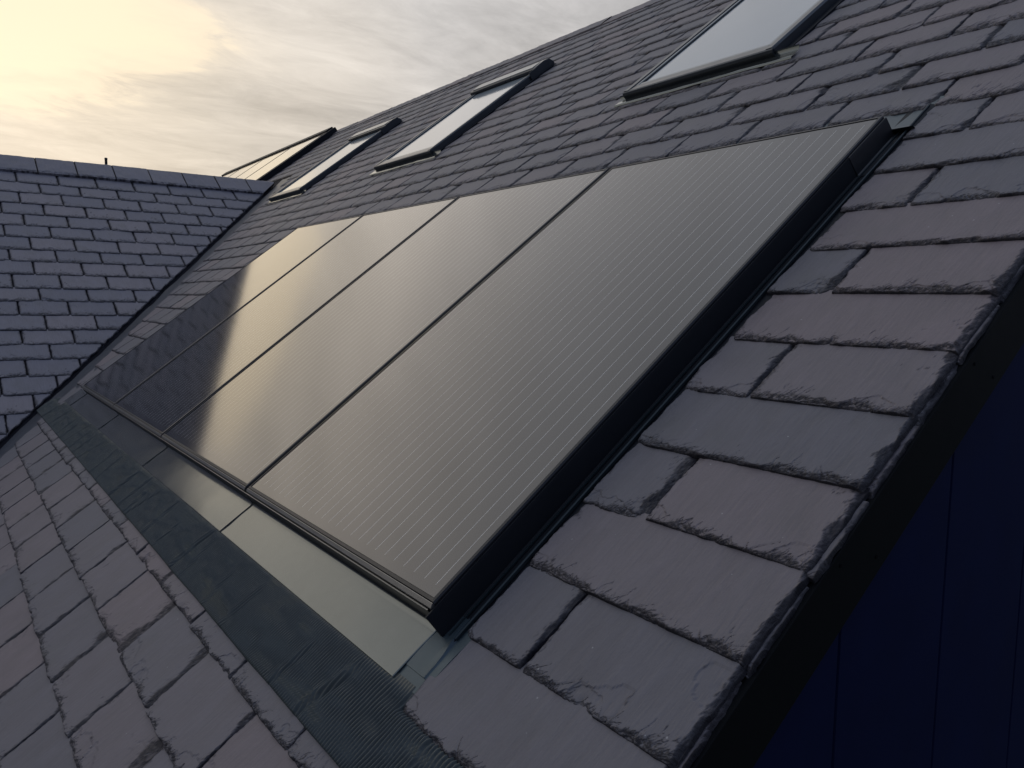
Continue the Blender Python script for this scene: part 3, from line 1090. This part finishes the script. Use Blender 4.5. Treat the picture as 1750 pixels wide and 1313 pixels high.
lipm.prism([(-0.0300, -0.0570), (-0.0325, -0.0495), (-0.0350, -0.0485), (-0.0375, -0.0500), (-0.0375, -0.0560)], 'x', -0.020, PL + 0.14)
lipm.prism([(-0.0090, -0.0575), (-0.0095, -0.0545), (-0.0125, -0.0545), (-0.0130, -0.0575)], 'x', -0.020, PL + 0.03)
l2 = lipm.build('gutter_lip', metal('dark_teal_lip', (0.020, 0.030, 0.036), 0.4, 0.3, 0.4, 40, 0.05), sf)
# lap joint and end closure near the top
lap = MB()
lap.prism([(0.0065, -0.0055), (0.0025, -0.0055), (0.0012, -0.0120), (-0.0040, -0.0545), (-0.0100, -0.0575), (-0.0290, -0.0572), (-0.0290, -0.0585), (0.0065, -0.0585)], 'x', 1.42, PL + 0.012)
lap.build('lap_piece', M_FRAME, sf, bevel=0.0006)

# soaker visible at the top corner
ts = Acc()
yy = np.linspace(-0.055, 4.04, 90); xx = np.array([1.612, 1.62, 1.635, 1.66, 1.70, 1.80])
hz = np.array([-0.040, -0.052, -0.0565, -0.0575, -0.058, -0.059])
A, Bi = np.meshgrid(yy, np.arange(6), indexing='ij')
P = np.stack([xx[Bi], A, hz[Bi]], -1)
ts.grid(P, P, None, flip=True)
tf = ts.build('top_flashing', M_LEAD, smooth=True)
on_roof(tf, 0, 0, 0)
tag(tf, 'grey top gutter flashing peeping out above the nearest panel corner', 'flashing')

# twisted corner flashing at the foot of the side gutter
cf = Acc()
prs = np.array([-0.098, -0.0975, -0.09, -0.07, -0.05, -0.03, -0.01, 0.02])
ywid = np.array([0.040, 0.0, -0.012, -0.022, -0.028, -0.031, -0.034, -0.060])
A, Bm = np.meshgrid(np.arange(len(prs)), np.arange(len(ywid)), indexing='ij')
sv = prs[A]
k_ = sstep(-0.07, 0.0, sv)
# the outer bead leans inwards and flattens towards the foot
shift = 0.010 * (1 - k_) * ((Bm >= 4) & (Bm <= 6))
h_ = np.where(A == 0, -0.0560, -0.0535) - 0.0035 * k_ + np.array([0, 0, 0, 0, 0.002, 0.0085, 0.0, -0.001])[Bm] * (0.25 + 0.75 * k_)
P = np.stack([sv, ywid[Bm] + shift * -1.0, h_], -1)
cf.grid(P, P, None, flip=False)
co = cf.build('corner_flashing', M_LEAD)
on_roof(co, 0, 0, 0)
mo = co.modifiers.new('thick', 'SOLIDIFY'); mo.thickness = 0.0012; mo.offset = 0
tag(co, 'bluish grey folded corner flashing at the lower right of the nearest panel', 'flashing')
cp2 = MB().box((-0.1255, -0.052, -0.0555), (-0.086, 0.032, -0.0545))
c2_ = cp2.build('corner_patch', M_LEAD, co)

# ------------------------------------------------------------------ ribbed flexible flashing strip
st = Acc()
RP = 0.0084
y_lo, y_hi = YV - 0.0, 4.62
ny = int((y_hi - y_lo) / (RP / 8))
yy = np.linspace(y_lo, y_hi, ny)
xx = np.concatenate([np.linspace(-0.279, -0.262, 5), np.linspace(-0.255, -0.116, 19)])
A, B = np.meshgrid(yy, xx, indexing='ij')
# ribs wander where the sheet has been stretched and dressed down
warp = (fbm(A * 4.0, B * 10, 21, 3) - 0.5) * 0.034 + (fbm(A * 15, B * 22, 22, 2) - 0.5) * 0.008
lean = (B + 0.2) * 0.10 * (fbm(A * 1.6, A * 0, 23, 2) - 0.5) * 2
ph = (A + warp + lean) / RP * 2 * math.pi
amp = 0.0022 * (0.80 + 0.35 * fbm(A * 6, B * 12, 24, 2))
rib = np.tanh(2.0 * np.sin(ph) - 0.3) * amp * 1.15
# folds where slate joints lie beneath
fold = np.zeros_like(A)
rsf = np.random.RandomState(5)
yj = -0.35
while yj < 4.6:
    slope = rsf.uniform(-0.35, 0.35); amp_f = rsf.uniform(0.0022, 0.0050); wdt = rsf.uniform(0.006, 0.013)
    cx = yj + slope * (B + 0.2) + (fbm(B * 16, B * 0, int(yj * 100) + 900, 2) - 0.5) * 0.02
    top_s = rsf.uniform(-0.18, -0.12)
    fade = 1 - sstep(top_s - 0.02, top_s + 0.015, B)
    fold += (amp_f * np.exp(-((A - cx) / wdt) ** 2) - 0.7 * amp_f * np.exp(-((A - cx + wdt * 1.7) / (wdt * 0.9)) ** 2)) * fade
    yj += rsf.choice([0.10, 0.152, 0.152, 0.2, 0.305]) + rsf.uniform(-0.03, 0.03)
base_h = np.interp(B, [-0.279, -0.25, -0.17, -0.13, -0.116], [-0.0470, -0.0480, -0.0520, -0.0528, -0.0535])
crump = (fbm(A * 9, B * 18, 27, 4) - 0.5) * 0.0028
keepw = fbm(A * 5, A * 0, 29, 2) * 0.004
Bx = B + (B < -0.275) * keepw
rib = rib * (0.15 + 0.85 * sstep(-0.1265, -0.138, B))
base_h = base_h - 0.0085 * sstep(-0.165, -0.150, B) * np.maximum(1 - sstep(-0.050, -0.035, A), sstep(4.22, 4.26, A))
h = base_h + rib + fold + crump * sstep(-0.116, -0.13, B)
h = np.where(B < -0.2785, -0.0540, h)
P = np.stack([Bx, A, h], -1)
st.grid(P, P, None, flip=True)
so = st.build('ribbed_flashing', M_STRIP, smooth=True)
on_roof(so, 0, 0, 0)
tag(so, 'long dark ribbed flexible flashing strip dressed over the slates below the trays', 'flashing')

# ------------------------------------------------------------------ roof windows
def make_window():
    root = roof_empty('roof_window', 0, 0, 0)
    W_, L_ = SKY_W, SKY_L
    hb, ht = -0.075, -0.010
    # frame cladding: rails left/right/bottom/top with rounded outer corner
    fr = MB()
    rail = 0.040
    fr.prism([(0, hb), (0.002, ht - 0.008), (0.010, ht), (rail - 0.004, ht - 0.001), (rail, ht - 0.016), (rail, hb)], 'x', 0.012, L_)
    fr.prism([(W_ - a, b) for a, b in [(0, hb), (0.002, ht - 0.008), (0.010, ht), (rail - 0.004, ht - 0.001), (rail, ht - 0.016), (rail, hb)]], 'x', 0.012, L_)
    fr.prism([(0.014, hb), (0.0, ht - 0.016), (0.004, ht - 0.006), (0.012, ht - 0.003), (0.060, ht - 0.005), (0.062, hb)], 'y', 0.004, W_ - 0.004)
    fr.box((L_ - 0.05, 0.003, hb), (L_, W_ - 0.003, ht - 0.002))
    f = fr.build('frame', M_WINF, root)
    # sash: slimmer inner rails with pale bead
    sa_ = MB()
    for y0_, y1_ in ((rail + 0.001, rail + 0.020), (W_ - rail - 0.020, W_ - rail - 0.001)):
        sa_.box((0.061, y0_, -0.06), (L_ - 0.051, y1_, -0.0145))
    sa_.box((0.0635, rail + 0.0205, -0.06), (0.084, W_ - rail - 0.0205, -0.0165))
    s_ = sa_.build('sash', M_WINL, root, bevel=0.003)
    gk = MB()
    for y0_, y1_ in ((rail + 0.0205, rail + 0.028), (W_ - rail - 0.028, W_ - rail - 0.0205)):
        gk.box((0.0845, y0_, -0.06), (L_ - 0.051, y1_, -0.0190))
    gk.build('gasket', M_SIDE, root)
    gl = MB().box((0.0845, rail + 0.0285, -0.030), (L_ - 0.06, W_ - rail - 0.0285, -0.0225))
    gl.build('glass', M_WGLASS, root)
    hd = MB()
    hd.prism([(L_ - 0.125, -0.014), (L_ - 0.122, 0.002), (L_ - 0.112, 0.008), (L_ - 0.02, 0.012), (L_ + 0.03, 0.005), (L_ + 0.06, -0.030), (L_ + 0.06, -0.075), (L_ - 0.10, -0.075), (L_ - 0.10, -0.012)], 'y', -0.006, W_ + 0.006)
    hd.box((L_ - 0.19, -0.010, -0.06), (L_ + 0.02, -0.0062, 0.004))
    h_ = hd.build('hood', M_WINF, root, bevel=0.002)
    hl = MB().box((L_ - 0.110, 0.03, 0.0085), (L_ - 0.022, W_ - 0.03, 0.0132))
    hl.build('cover_plate', M_WINL, h_)
    # apron flashing at the foot and soakers at the sides
    ap = Acc()
    yy_ = np.linspace(-0.10, W_ + 0.03, 60); xx_ = np.array([-0.050, -0.046, -0.035, -0.02, 0.004, 0.012, 0.016])
    hz_ = np.array([-0.0500, -0.0445, -0.0445, -0.0455, -0.0455, -0.040, -0.028])
    A_, B_ = np.meshgrid(yy_, np.arange(len(xx_)), indexing='ij')
    P_ = np.stack([xx_[B_] + 0.003 * np.sin(A_ * 9) * (B_ < 2), A_, hz_[B_] + (fbm(A_ * 14, B_ * 1.0, 3, 2) - 0.5) * 0.004 * (B_ < 5)], -1)
    ap.grid(P_, P_, None, flip=True)
    ap.build('apron', M_TRAY, root, smooth=True)
    sk = MB()
    sk.box((0.0, -0.030, -0.070), (L_ + 0.05, -0.001, -0.0475))
    sk.box((0.0, W_ + 0.001, -0.070), (L_ + 0.05, W_ + 0.030, -0.0475))
    sk.build('side_soaker', M_SIDE, root)
    return root


wlabels = ['large roof window at the top right, nearest, with pale blue glass',
           'middle roof window above the solar panels, with dark hood',
           'farthest roof window, standing at the head of the valley by the wing ridge']
w0 = make_window()
for i, y_ in enumerate(SKY_Y):
    loc = tuple(S(SKY_S0, y_, 0))
    if i == 0:
        w0.location = loc; o = w0
    else:
        o = dup(w0, loc)
    tag(o, wlabels[i], 'roof window', 'roof windows on the upper slope')

# ------------------------------------------------------------------ small vent pipe behind the wing ridge
pv = Acc()
th = np.linspace(0, 2 * math.pi, 17)
prof_p = [(0.013, 1.20), (0.013, 1.895), (0.0145, 1.897), (0.0145, 1.912), (0.011, 1.914), (0.011, 1.86)]
A, Bi = np.meshgrid(th, np.arange(len(prof_p)), indexing='ij')
pp = np.array(prof_p)
P = np.stack([0.797 + pp[Bi, 0] * np.cos(A), 8.0 + pp[Bi, 0] * np.sin(A), pp[Bi, 1]], -1)
pv.grid(P, P, None)
po = pv.build('vent_pipe', M_PIPE, smooth=True)
tag(po, 'small dark pipe stub rising behind the wing ridge', 'vent pipe')
